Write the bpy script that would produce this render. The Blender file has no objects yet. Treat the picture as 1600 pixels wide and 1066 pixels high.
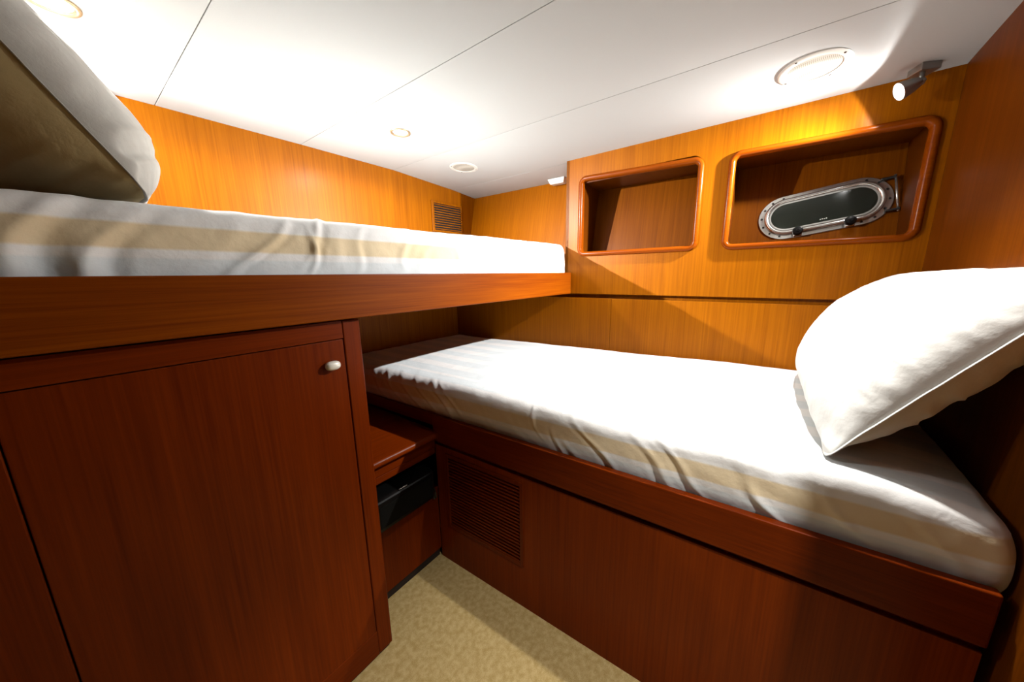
import bpy, bmesh, math, random
from mathutils import Vector, Matrix, noise
random.seed(7)
C = bpy.context.scene.collection
SC = bpy.context.scene

# ------------------------------------------------------------------ camera
cam_d = bpy.data.cameras.new('camera')
cam_d.sensor_width = 36.0
cam_d.sensor_fit = 'HORIZONTAL'
cam_d.lens = 520.0 / 1600.0 * 36.0
cam_d.clip_start = 0.02
cam = bpy.data.objects.new('camera', cam_d)
C.objects.link(cam)
X_ax = Vector((0.5982, 0.1647, 0.7842))     # room X in camera space (right, up, forward)
Y_ax = Vector((-0.8012, 0.1051, 0.5891))
X_ax.normalize()
Y_ax = (Y_ax - X_ax * Y_ax.dot(X_ax)).normalized()
Z_ax = -X_ax.cross(Y_ax)
if Z_ax.y < 0: Z_ax = -Z_ax
M = Matrix(((X_ax.x, X_ax.y, -X_ax.z, 0.0),
            (Y_ax.x, Y_ax.y, -Y_ax.z, 0.0),
            (Z_ax.x, Z_ax.y, -Z_ax.z, 1.25),
            (0, 0, 0, 1)))
cam.matrix_world = M
SC.camera = cam

# ------------------------------------------------------------------ world, exposure
w = bpy.data.worlds.new('world'); SC.world = w; w.use_nodes = True
w.node_tree.nodes['Background'].inputs[0].default_value = (1.0, 0.9, 0.78, 1)
w.node_tree.nodes['Background'].inputs[1].default_value = 0.0
SC.view_settings.view_transform = 'Standard'
SC.view_settings.look = 'None'
SC.view_settings.gamma = 1.0
SC.view_settings.use_curve_mapping = False
SC.view_settings.exposure = 0.0

# light powers (the lamps themselves are built with their fixtures)
P_DOWN_BACK_LEFT = 50
P_DOWN_BACK = 42
P_DOWN_AISLE = 100
P_FILL_ENTRY = 125
P_READ_LOW = 330
P_READ_UP = 450

# ------------------------------------------------------------------ materials
def mat(name, col, rough=0.5, metal=0.0, spec=0.5, coat=0.0, emis=None, estr=0.0):
    m = bpy.data.materials.new(name); m.use_nodes = True
    b = m.node_tree.nodes['Principled BSDF']
    b.inputs['Base Color'].default_value = (*col, 1)
    b.inputs['Roughness'].default_value = rough
    b.inputs['Metallic'].default_value = metal
    b.inputs['Specular IOR Level'].default_value = spec
    b.inputs['Coat Weight'].default_value = coat
    b.inputs['Coat Roughness'].default_value = 0.15
    if emis:
        b.inputs['Emission Color'].default_value = (*emis, 1)
        b.inputs['Emission Strength'].default_value = estr
    return m

def wood(name, dark, light, axis='Z', rough=0.38, scale=1.0):
    m = mat(name, light, rough, spec=0.10, coat=0.02)
    nt = m.node_tree; N = nt.nodes; L = nt.links
    b = N['Principled BSDF']
    b.inputs['Coat Roughness'].default_value = 0.3
    tc = N.new('ShaderNodeTexCoord')
    def noise_tex(fine, coarse, det, dist=0.0):
        mp = N.new('ShaderNodeMapping')
        s = {'X': (coarse, fine, fine), 'Y': (fine, coarse, fine), 'Z': (fine, fine, coarse), 'H': (coarse, fine, coarse)}[axis]
        mp.inputs['Scale'].default_value = [v * scale for v in s]
        L.new(tc.outputs['Object'], mp.inputs['Vector'])
        n = N.new('ShaderNodeTexNoise'); n.inputs['Scale'].default_value = 1.0
        n.inputs['Detail'].default_value = det; n.inputs['Roughness'].default_value = 0.6
        n.inputs['Distortion'].default_value = dist
        L.new(mp.outputs[0], n.inputs['Vector'])
        return n
    n1 = noise_tex(170, 3.0, 3)
    n2 = noise_tex(22, 0.9, 3, 0.4)
    n3 = noise_tex(5, 1.2, 2, 0.2)
    a = N.new('ShaderNodeMath'); a.operation = 'MULTIPLY_ADD'
    L.new(n1.outputs['Fac'], a.inputs[0]); a.inputs[1].default_value = 0.52
    a2 = N.new('ShaderNodeMath'); a2.operation = 'MULTIPLY_ADD'
    L.new(n2.outputs['Fac'], a2.inputs[0]); a2.inputs[1].default_value = 0.30
    a3 = N.new('ShaderNodeMath'); a3.operation = 'MULTIPLY'
    L.new(n3.outputs['Fac'], a3.inputs[0]); a3.inputs[1].default_value = 0.18
    L.new(a3.outputs[0], a2.inputs[2]); L.new(a2.outputs[0], a.inputs[2])
    r = N.new('ShaderNodeValToRGB')
    r.color_ramp.elements[0].position = 0.34; r.color_ramp.elements[0].color = (*dark, 1)
    r.color_ramp.elements[1].position = 0.66; r.color_ramp.elements[1].color = (*light, 1)
    L.new(a.outputs[0], r.inputs[0]); L.new(r.outputs[0], b.inputs['Base Color'])
    bp = N.new('ShaderNodeBump'); bp.inputs['Strength'].default_value = 0.05
    bp.inputs['Distance'].default_value = 0.001
    L.new(n1.outputs['Fac'], bp.inputs['Height']); L.new(bp.outputs[0], b.inputs['Normal'])
    return m

TD, TL = (0.215, 0.056, 0.0005), (0.345, 0.105, 0.0007)
teak_z = wood('teak_upright_grain', TD, TL, 'Z')
teak_x = wood('teak_lengthwise_grain', TD, TL, 'X')
teak_y = wood('teak_crosswise_grain', TD, TL, 'Y')
CD, CL = (0.085, 0.0095, 0.0002), (0.155, 0.0210, 0.0003)
cherry_z = wood('cabinet_wood_upright', CD, CL, 'Z', rough=0.35)
cherry_x = wood('cabinet_wood_lengthwise', CD, CL, 'X', rough=0.35)
cherry_y = wood('cabinet_wood_crosswise', CD, CL, 'Y', rough=0.35)
shade_teak_z = wood('shade_teak_upright', (0.085, 0.017, 0.0004), (0.15, 0.036, 0.0006), 'Z')  # same teak, darkened to carry the corner shade on the front bulkhead
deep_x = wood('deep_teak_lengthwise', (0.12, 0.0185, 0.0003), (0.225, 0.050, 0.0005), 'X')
bunk_z = wood('bunk_front_wood', (0.115, 0.0135, 0.0002), (0.20, 0.029, 0.0003), 'Z', rough=0.35)
hull_w = wood('hull_teak', TD, TL, 'H')
niche_shade_w = wood('niche_teak_shaded', (0.11, 0.025, 0.0004), (0.20, 0.055, 0.0006), 'H')  # teak darkened to put the recess shade into the niche backs
lining_shade_w = wood('niche_lining_shaded', (0.06, 0.012, 0.0003), (0.11, 0.026, 0.0004), 'H')  # darker still, shade on the niche sides painted into the wood
frame_w = wood('moulding_wood', (0.15, 0.026, 0.001), (0.24, 0.050, 0.001), 'Y', rough=0.22)
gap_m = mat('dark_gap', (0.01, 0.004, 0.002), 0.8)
black_m = mat('black_plastic', (0.003, 0.003, 0.003), 0.30, spec=0.22)
steel_m = mat('brushed_steel', (0.30, 0.30, 0.29), 0.34, metal=0.8)
chrome_m = mat('polished_steel', (0.60, 0.60, 0.58), 0.20, metal=0.86)
dark_steel = mat('dark_steel', (0.05, 0.05, 0.05), 0.4, metal=0.6)
brass_m = mat('bronze_ring', (0.34, 0.26, 0.16), 0.35, metal=0.5)
white_pl = mat('white_plastic', (0.62, 0.61, 0.57), 0.4)
knob_m = mat('pearl_knob', (0.78, 0.76, 0.68), 0.28, metal=0.25)
glass_m = mat('night_glass', (0.006, 0.010, 0.006), 0.07, spec=0.5, coat=0.2)
bulb_m = mat('lit_lamp', (1, 1, 1), 0.5, emis=(1.0, 0.99, 0.96), estr=14)
bulb_m2 = mat('lit_downlight', (1, 1, 1), 0.5, emis=(1.0, 0.96, 0.88), estr=6)

def carpet_mat():
    m = mat('beige_carpet', (0.60, 0.45, 0.22), 0.95, spec=0.05)
    nt = m.node_tree; N = nt.nodes; L = nt.links; b = N['Principled BSDF']
    tc = N.new('ShaderNodeTexCoord')
    n = N.new('ShaderNodeTexNoise'); n.inputs['Scale'].default_value = 420; n.inputs['Detail'].default_value = 4
    L.new(tc.outputs['Object'], n.inputs['Vector'])
    n2 = N.new('ShaderNodeTexNoise'); n2.inputs['Scale'].default_value = 60; n2.inputs['Detail'].default_value = 3
    L.new(tc.outputs['Object'], n2.inputs['Vector'])
    ad = N.new('ShaderNodeMath'); ad.operation = 'ADD'
    L.new(n.outputs['Fac'], ad.inputs[0]); L.new(n2.outputs['Fac'], ad.inputs[1])
    r = N.new('ShaderNodeValToRGB')
    r.color_ramp.elements[0].position = 0.7; r.color_ramp.elements[0].color = (0.37, 0.26, 0.095, 1)
    r.color_ramp.elements[1].position = 1.25; r.color_ramp.elements[1].color = (0.50, 0.38, 0.18, 1)
    r.color_ramp.elements[1].position = 1.0
    hf = N.new('ShaderNodeMath'); hf.operation = 'MULTIPLY'; hf.inputs[1].default_value = 0.85
    L.new(ad.outputs[0], hf.inputs[0]); L.new(hf.outputs[0], r.inputs[0])
    L.new(r.outputs[0], b.inputs['Base Color'])
    bp = N.new('ShaderNodeBump'); bp.inputs['Strength'].default_value = 0.6; bp.inputs['Distance'].default_value = 0.004
    L.new(n.outputs['Fac'], bp.inputs['Height']); L.new(bp.outputs[0], b.inputs['Normal'])
    return m
carpet_m = carpet_mat()

def ceiling_mat():
    m = mat('white_ceiling_vinyl', (0.44, 0.445, 0.44), 0.6, spec=0.12)
    nt = m.node_tree; N = nt.nodes; L = nt.links; b = N['Principled BSDF']
    tc = N.new('ShaderNodeTexCoord')
    n = N.new('ShaderNodeTexNoise'); n.inputs['Scale'].default_value = 260; n.inputs['Detail'].default_value = 3
    L.new(tc.outputs['Object'], n.inputs['Vector'])
    bp = N.new('ShaderNodeBump'); bp.inputs['Strength'].default_value = 0.12; bp.inputs['Distance'].default_value = 0.001
    L.new(n.outputs['Fac'], bp.inputs['Height']); L.new(bp.outputs[0], b.inputs['Normal'])
    return m
ceil_m = ceiling_mat()

def linen(name, stripes=True, seed=0.0, offset=0.0, period=0.17):
    m = mat(name, (0.74, 0.745, 0.74), 0.85, spec=0.1)
    nt = m.node_tree; N = nt.nodes; L = nt.links; b = N['Principled BSDF']
    b.inputs['Sheen Weight'].default_value = 0.1
    uv = N.new('ShaderNodeUVMap')
    sp = N.new('ShaderNodeSeparateXYZ'); L.new(uv.outputs[0], sp.inputs[0])
    a = N.new('ShaderNodeMath'); a.operation = 'ADD'; a.inputs[1].default_value = offset
    L.new(sp.outputs['Y'], a.inputs[0])
    d = N.new('ShaderNodeMath'); d.operation = 'DIVIDE'; d.inputs[1].default_value = period
    L.new(a.outputs[0], d.inputs[0])
    fr = N.new('ShaderNodeMath'); fr.operation = 'FRACT'; L.new(d.outputs[0], fr.inputs[0])
    r = N.new('ShaderNodeValToRGB'); cr = r.color_ramp
    blue, white, beige = (0.60, 0.65, 0.67, 1), (0.71, 0.715, 0.71, 1), (0.66, 0.55, 0.37, 1)
    cr.elements[0].position = 0.0; cr.elements[0].color = blue
    cr.elements[1].position = 1.0; cr.elements[1].color = white
    for p, c in ((0.30, blue), (0.33, white), (0.40, white), (0.43, beige), (0.66, beige), (0.69, white), (0.97, white)):
        e = cr.elements.new(p); e.color = c
    cr.elements[-1].color = blue
    L.new(fr.outputs[0], r.inputs[0])
    if stripes:
        d2 = N.new('ShaderNodeMath'); d2.operation = 'DIVIDE'; d2.inputs[1].default_value = 0.125
        L.new(sp.outputs['Y'], d2.inputs[0])
        f2 = N.new('ShaderNodeMath'); f2.operation = 'FRACT'; L.new(d2.outputs[0], f2.inputs[0])
        r2 = N.new('ShaderNodeValToRGB'); c2 = r2.color_ramp
        c2.elements[0].position = 0.0; c2.elements[0].color = blue
        c2.elements[1].position = 1.0; c2.elements[1].color = blue
        for p, c in ((0.48, blue), (0.53, white), (0.94, white)):
            e = c2.elements.new(p); e.color = c
        L.new(f2.outputs[0], r2.inputs[0])
        gt = N.new('ShaderNodeMath'); gt.operation = 'GREATER_THAN'; gt.inputs[1].default_value = 0.225
        L.new(sp.outputs['Y'], gt.inputs[0])
        mx = N.new('ShaderNodeMix'); mx.data_type = 'RGBA'
        L.new(gt.outputs[0], mx.inputs['Factor']); L.new(r.outputs[0], mx.inputs['A']); L.new(r2.outputs[0], mx.inputs['B'])
        L.new(mx.outputs['Result'], b.inputs['Base Color'])
    # fine weave ribs
    wv = N.new('ShaderNodeTexNoise'); wv.inputs['Scale'].default_value = 1.0; wv.inputs['Detail'].default_value = 2
    mp = N.new('ShaderNodeMapping'); mp.inputs['Scale'].default_value = (30, 900, 1)
    L.new(uv.outputs[0], mp.inputs['Vector']); L.new(mp.outputs[0], wv.inputs['Vector'])
    tc = N.new('ShaderNodeTexCoord')
    cn = N.new('ShaderNodeTexNoise'); cn.inputs['Scale'].default_value = 26; cn.inputs['Detail'].default_value = 5
    cn.inputs['Distortion'].default_value = 0.15
    L.new(tc.outputs['Object'], cn.inputs['Vector'])
    b1 = N.new('ShaderNodeBump'); b1.inputs['Strength'].default_value = 0.10; b1.inputs['Distance'].default_value = 0.001
    b2 = N.new('ShaderNodeBump'); b2.inputs['Strength'].default_value = 0.45; b2.inputs['Distance'].default_value = 0.006
    L.new(wv.outputs['Fac'], b1.inputs['Height']); L.new(cn.outputs['Fac'], b2.inputs['Height'])
    L.new(b1.outputs[0], b2.inputs['Normal']); L.new(b2.outputs[0], b.inputs['Normal'])
    return m
sheet_m = linen('striped_bed_linen', True)
sheet_up = linen('striped_bed_linen_upper', True, offset=-0.055)
case_shade = linen('pillowcase_shaded', False)  # grey base colour carries the shade on the upper pillow's face
case_shade.node_tree.nodes['Principled BSDF'].inputs['Base Color'].default_value = (0.40, 0.39, 0.36, 1)
case_back_shade = linen('pillowcase_back_shaded', False)  # brown base colour carries shade and wood bounce under the upper pillow
case_back_shade.node_tree.nodes['Principled BSDF'].inputs['Base Color'].default_value = (0.36, 0.27, 0.13, 1)
case_m = linen('pillowcase_linen', False)
case_m.node_tree.nodes['Principled BSDF'].inputs['Base Color'].default_value = (0.62, 0.62, 0.60, 1)
case_under = linen('pillowcase_back', False)
case_under.node_tree.nodes['Principled BSDF'].inputs['Base Color'].default_value = (0.66, 0.62, 0.52, 1)

# ------------------------------------------------------------------ helpers
def V(*a): return Vector(a)

def finish(o, label=None, cat=None, group=None, kind=None):
    if label: o['label'] = label
    if cat: o['category'] = cat
    if group: o['group'] = group
    if kind: o['kind'] = kind
    return o

def thing(name, loc, label, cat, group=None, kind=None):
    o = bpy.data.objects.new(name, None); C.objects.link(o)
    o.location = loc; o.empty_display_size = 0.05
    return finish(o, label, cat, group, kind)

ORIG = {}
def obj(name, bm, m, parent=None, smooth=False, origin=None, mats=None, recalc=True):
    """bmesh in room coordinates -> one mesh object, child of parent if given"""
    if recalc: bmesh.ops.recalc_face_normals(bm, faces=bm.faces[:])
    me = bpy.data.meshes.new(name)
    if parent is not None:
        org = ORIG.get(parent.name, parent.location.copy())
    else:
        org = Vector(origin) if origin is not None else Vector((0, 0, 0))
    bmesh.ops.translate(bm, verts=bm.verts[:], vec=-org)
    bm.to_mesh(me); bm.free()
    for mm in (mats or [m]): me.materials.append(mm)
    if smooth:
        for p in me.polygons: p.use_smooth = True
    o = bpy.data.objects.new(name, me); C.objects.link(o)
    if parent is not None:
        o.parent = parent; ORIG[o.name] = org
    else:
        o.location = org; ORIG[o.name] = org
    return o

def autosmooth(o, ang=40):
    me = o.data
    for p in me.polygons: p.use_smooth = True
    bm = bmesh.new(); bm.from_mesh(me)
    for e in bm.edges:
        if len(e.link_faces) == 2 and e.calc_face_angle(0) > math.radians(ang): e.smooth = False
    bm.to_mesh(me); bm.free()
    return o

def hexa(bm, pts, mi=0):
    """8 points: bottom 4 then top 4"""
    vs = [bm.verts.new(p) for p in pts]
    for f in ((0, 1, 2, 3), (7, 6, 5, 4), (0, 4, 5, 1), (1, 5, 6, 2), (2, 6, 7, 3), (3, 7, 4, 0)):
        fc = bm.faces.new([vs[i] for i in f]); fc.material_index = mi
    return vs

def box(bm, x0, x1, y0, y1, z0, z1, bev=0.0, seg=2):
    t = bmesh.new()
    hexa(t, [(x0, y0, z0), (x1, y0, z0), (x1, y1, z0), (x0, y1, z0), (x0, y0, z1), (x1, y0, z1), (x1, y1, z1), (x0, y1, z1)])
    merge(bm, t, bev, seg)

def merge(bm, t, bev=0.0, seg=2):
    bmesh.ops.recalc_face_normals(t, faces=t.faces[:])
    if bev > 0:
        bmesh.ops.bevel(t, geom=t.edges[:], offset=bev, segments=seg, affect='EDGES', profile=0.5)
    me = bpy.data.meshes.new('tmp'); t.to_mesh(me); t.free()
    bm.from_mesh(me); bpy.data.meshes.remove(me)

def frame_of(axis):
    a = Vector(axis).normalized()
    u = a.cross(Vector((0, 0, 1)))
    if u.length < 1e-3: u = Vector((1, 0, 0))
    u.normalize(); v = a.cross(u).normalized()
    return a, u, v

def lathe(bm, prof, center, axis=(0, 0, 1), seg=48, mi=0):
    """prof: list of (radius, distance along axis)"""
    a, u, v = frame_of(axis); c = Vector(center); rings = []
    for r, h in prof:
        if r < 1e-6:
            rings.append([bm.verts.new(c + a * h)])
        else:
            rings.append([bm.verts.new(c + a * h + (u * math.cos(2 * math.pi * k / seg) + v * math.sin(2 * math.pi * k / seg)) * r) for k in range(seg)])
    for i in range(len(rings) - 1):
        A, B = rings[i], rings[i + 1]
        for k in range(seg):
            k2 = (k + 1) % seg
            if len(A) == 1 and len(B) == 1: continue
            if len(A) == 1: f = [A[0], B[k2], B[k]]
            elif len(B) == 1: f = [A[k], A[k2], B[0]]
            else: f = [A[k], A[k2], B[k2], B[k]]
            fc = bm.faces.new(f); fc.material_index = mi

def sweep(bm, path, prof, closed, frames):
    """path points with frames (n, b) ; prof = list of (a, b) offsets, closed profile"""
    rings = []
    for p, (n, b) in zip(path, frames):
        rings.append([bm.verts.new(Vector(p) + Vector(n) * x + Vector(b) * y) for x, y in prof])
    m = len(path); k = len(prof)
    for i in range(m if closed else m - 1):
        A, B = rings[i], rings[(i + 1) % m]
        for j in range(k):
            j2 = (j + 1) % k
            bm.faces.new([A[j], A[j2], B[j2], B[j]])
    if not closed:
        bm.faces.new(rings[0]); bm.faces.new(rings[-1][::-1])

def tube(bm, pts, r, seg=10):
    fr = []
    for i, p in enumerate(pts):
        d = (Vector(pts[min(i + 1, len(pts) - 1)]) - Vector(pts[max(i - 1, 0)]))
        a, u, v = frame_of(d); fr.append((u, v))
    prof = [(r * math.cos(2 * math.pi * k / seg), r * math.sin(2 * math.pi * k / seg)) for k in range(seg)]
    sweep(bm, pts, prof, False, fr)

# ------------------------------------------------------------------ room measures (metres)
YA = 1.826            # bulkhead behind the upper bunk
YC = -0.414           # bulkhead at the head of the lower bunk
def wBx(y): return 1.735 + 0.015 * (y - 0.88)              # joinery along the hull side
def hullx(z): return 1.990 - 0.223 * (1.826 - z)           # flared hull lining behind it
def faceX(y): return 0.841 + 0.043 * (1.046 - y)           # lower bunk front
CEIL = [(-2.0, 1.838), (0.31, 1.868), (0.79, 1.870), (1.286, 1.868), (1.76, 1.842), (2.10, 1.812)]
def ceilz(x):
    for (a, za), (b, zb) in zip(CEIL, CEIL[1:]):
        if x <= b: return za + (zb - za) * (x - a) / (b - a)
    return CEIL[-1][1]

# ------------------------------------------------------------------ setting
bm = bmesh.new(); box(bm, -2.04, 2.10, -2.54, 1.90, -0.05, 0.0)
finish(obj('floor', bm, carpet_m), 'beige cut-pile carpet covering the cabin floor', 'floor', kind='structure')

bm = bmesh.new()
g = 0.0009
for (a, za), (b, zb) in zip(CEIL, CEIL[1:]):
    a2 = a + (g if a > -1 else 0); b2 = b - (g if b < 2.1 else 0)
    t = bmesh.new()
    hexa(t, [(a2, -2.54, za), (b2, -2.54, zb), (b2, 1.90, zb), (a2, 1.90, za),
             (a2, -2.54, za + .012), (b2, -2.54, zb + .012), (b2, 1.90, zb + .012), (a2, 1.90, za + .012)])
    merge(bm, t, 0.0012, 2)
box(bm, -2.04, 2.10, -2.54, 1.90, 1.884, 1.90)
finish(obj('ceiling', bm, ceil_m), 'white vinyl ceiling made of long panels with thin seams', 'ceiling', kind='structure')

bm = bmesh.new()
box(bm, -0.26, 1.8455, YA, YA + 0.03, 0, 1.88)
box(bm, 1.8475, 2.10, YA + 0.0005, YA + 0.03, 0, 1.88)
finish(obj('wall_back', bm, teak_z), 'orange teak bulkhead running behind the upper bunk', 'wall', kind='structure')

bm = bmesh.new()
box(bm, -0.26, -0.22, 0.86, YA, 0, 1.88)
box(bm, -2.04, -0.26, 0.86, 0.90, 0, 1.88)
finish(obj('wall_bunk_end', bm, teak_z), 'teak bulkhead at the pillow end of the upper bunk', 'wall', kind='structure')
bm = bmesh.new(); box(bm, -2.04, -2.0, -2.54, 0.86, 0, 1.88)
finish(obj('wall_left', bm, teak_z), 'teak wall on the passage side of the cabin', 'wall', kind='structure')
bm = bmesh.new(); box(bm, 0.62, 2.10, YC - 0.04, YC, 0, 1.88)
finish(obj('wall_front', bm, shade_teak_z), 'teak bulkhead at the pillow end of the lower bunk, darkened for corner shade', 'wall', kind='structure')
bm = bmesh.new(); box(bm, -2.04, 2.10, -2.54, -2.50, 0, 1.88)
finish(obj('wall_rear', bm, teak_z), 'teak wall behind the viewer', 'wall', kind='structure')

# hull lining (flared) behind niches and upper bunk
bm = bmesh.new()
zs = [1.10, 1.45, 1.88]
for z0, z1 in zip(zs, zs[1:]):
    t = bmesh.new()
    hexa(t, [(hullx(z0), YC, z0), (hullx(z0) + .03, YC, z0), (hullx(z0) + .03, YA, z0), (hullx(z0), YA, z0),
             (hullx(z1), YC, z1), (hullx(z1) + .03, YC, z1), (hullx(z1) + .03, YA, z1), (hullx(z1), YA, z1)])
    merge(bm, t)
finish(obj('wall_hull', bm, hull_w), 'flared teak hull lining beyond the foot of the upper bunk', 'wall', kind='structure')

# lower hull-side panelling: two sheets with a fine joint, and the shadow groove above
def slabB(bm, y0, y1, z0, z1, off0, off1, bev=0.0):
    t = bmesh.new()
    pts = []
    for z in (z0, z1):
        pts += [(wBx(y0) + off0, y0, z), (wBx(y0) + off1, y0, z), (wBx(y1) + off1, y1, z), (wBx(y1) + off0, y1, z)]
    hexa(t, pts); merge(bm, t, bev)
bm = bmesh.new()
slabB(bm, YC, 0.6392, 0, 1.119, 0, 0.02, 0.0008)
slabB(bm, 0.6408, YA, 0, 1.119, 0, 0.02, 0.0008)
slabB(bm, YC, YA, 1.0, 1.15, 0.034, 0.044)
finish(obj('wall_right', bm, teak_z), 'teak panelling along the hull just above the lower mattress', 'wall', kind='structure')

# niche panel: plate with two round-cornered openings
def rrect(y0, y1, z0, z1, r, n=8):
    pts = []
    for cyy, czz, a0 in ((y1 - r, z1 - r, 0), (y0 + r, z1 - r, 90), (y0 + r, z0 + r, 180), (y1 - r, z0 + r, 270)):
        for k in range(n + 1):
            a = math.radians(a0 + 90 * k / n)
            pts.append((cyy + r * math.cos(a), czz + r * math.sin(a)))
    return pts
NICHES = [(0.256, 0.842, 1.343, 1.752, 1.734), (-0.392, 0.168, 1.340, 1.727, 1.722)]   # outer edge of frames
FW = 0.024
def wob(y, z): return z
bm = bmesh.new()
Y1 = 0.917; ZB, ZT = 1.142, 1.862
def plate_ring(bm, hole, y0, y1, z0, z1, off):
    """quads between hole loop and rectangle; the rectangle loop uses angle-matched points"""
    n = len(hole) // 4
    outer = []
    for i, (y, z) in enumerate(hole):
        q = i // n; k = (i % n) / (n - 1)
        if q == 0: p = (y1, z1 + 0) if False else ((y1, z) if k < 0.5 else (y, z1))
        elif q == 1: p = (y, z1) if k < 0.5 else (y0, z)
        elif q == 2: p = (y0, z) if k < 0.5 else (y, z0)
        else: p = (y, z0) if k < 0.5 else (y1, z)
        if abs(k - 0.5) < 1e-6:
            p = ((y1, z1), (y0, z1), (y0, z0), (y1, z0))[q]
        outer.append(p)
    H = [bm.verts.new((wBx(y) + off, y, z)) for y, z in hole]
    O = [bm.verts.new((wBx(y) + off, y, z)) for y, z in outer]
    m = len(hole)
    for i in range(m):
        j = (i + 1) % m
        if (O[i].co - O[j].co).length < 1e-7:
            bm.faces.new([H[i], H[j], O[i]])
        else:
            bm.faces.new([H[i], H[j], O[j], O[i]])
    return H
for off in (0.0, 0.018):
    a, b, c, d, e = NICHES[0]
    mid = 0.212
    plate_ring(bm, rrect(a + .01, b - .01, c + .01, d - .01, .035), mid, Y1, ZB, ZT, off)
    a, b, c, d, e = NICHES[1]
    plate_ring(bm, rrect(a + .01, b - .01, c + .01, d - .01, .035), YC, mid, ZB, ZT, off)
slabB(bm, 0.899, Y1, ZB, ZT, 0.0, 0.26)
finish(obj('wall_niche_panel', bm, teak_z), 'orange teak panel between ceiling and groove holding two open niches', 'wall', kind='structure')

# shelf under the niche locker
bm = bmesh.new(); slabB(bm, YC, YA, 1.10, 1.118, 0.02, 0.19)
finish(obj('trim_1', bm, teak_y), 'hidden teak ledge closing the space behind the hull panelling', 'trim', kind='structure')

def niche(spec, label):
    a, b, c, d, e = spec
    yc = (a + b) / 2
    t = thing('wall_niche', (wBx(yc), yc, c), label, 'wall niche')
    # half-round moulding
    hole = rrect(a, b, c, d, .042, 8)
    # slope of the top edge
    def adj(y, z):
        k = (z - c) / (d - c); return z + k * (e - d) * (b - y) / (b - a)
    path = []; fr = []
    m = len(hole)
    for i, (y, z) in enumerate(hole):
        p0 = hole[i - 1]; p1 = hole[(i + 1) % m]
        ty, tz = p1[0] - p0[0], p1[1] - p0[1]; l = math.hypot(ty, tz); ty /= l; tz /= l
        nin = Vector((0, -tz, ty))            # inward
        path.append((wBx(y), y, adj(y, z))); fr.append((nin, Vector((-1, 0, 0))))
    prof = [(0.0, 0.0), (0.0005, 0.006), (0.004, 0.0105), (0.010, 0.013), (0.016, 0.0125), (0.021, 0.0095), (0.024, 0.004), (0.0245, -0.018), (0.011, -0.018), (0.011, 0.0)]
    fb = bmesh.new(); sweep(fb, path, prof, True, fr)
    autosmooth(obj('frame', fb, frame_w, t), 50)
    # lining
    y0, y1, z0, z1 = a + FW - .004, b - FW + .004, c + FW - .004, min(d, e) - FW + .010
    lb = bmesh.new()
    def slab(y0_, y1_, z0_, z1_):
        q = bmesh.new(); x0 = wBx(yc) + .019
        hexa(q, [(x0, y0_, z0_), (hullx(z0_) - .007, y0_, z0_), (hullx(z0_) - .007, y1_, z0_), (x0, y1_, z0_),
                 (x0, y0_, z1_), (hullx(z1_) - .007, y0_, z1_), (hullx(z1_) - .007, y1_, z1_), (x0, y1_, z1_)])
        merge(lb, q)
    slab(y0 - .01, y0, z0 - .01, z1 + .01); slab(y1, y1 + .01, z0 - .01, z1 + .01)
    slab(y0, y1, z0 - .01, z0); slab(y0, y1, z1, z1 + .01)
    obj('lining', lb, lining_shade_w, t)
    kb = bmesh.new()
    hexa(kb, [(hullx(z0) - .007, y0, z0), (hullx(z0) - .001, y0, z0), (hullx(z0) - .001, y1, z0), (hullx(z0) - .007, y1, z0),
              (hullx(z1) - .007, y0, z1), (hullx(z1) - .001, y0, z1), (hullx(z1) - .001, y1, z1), (hullx(z1) - .007, y1, z1)])
    obj('back_panel', kb, niche_shade_w, t)
    return t
niche(NICHES[0], 'smaller empty wall niche with rounded wooden frame, next to the upper bunk')
niche(NICHES[1], 'wider wall niche with rounded wooden frame, holding the oval porthole')

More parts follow.
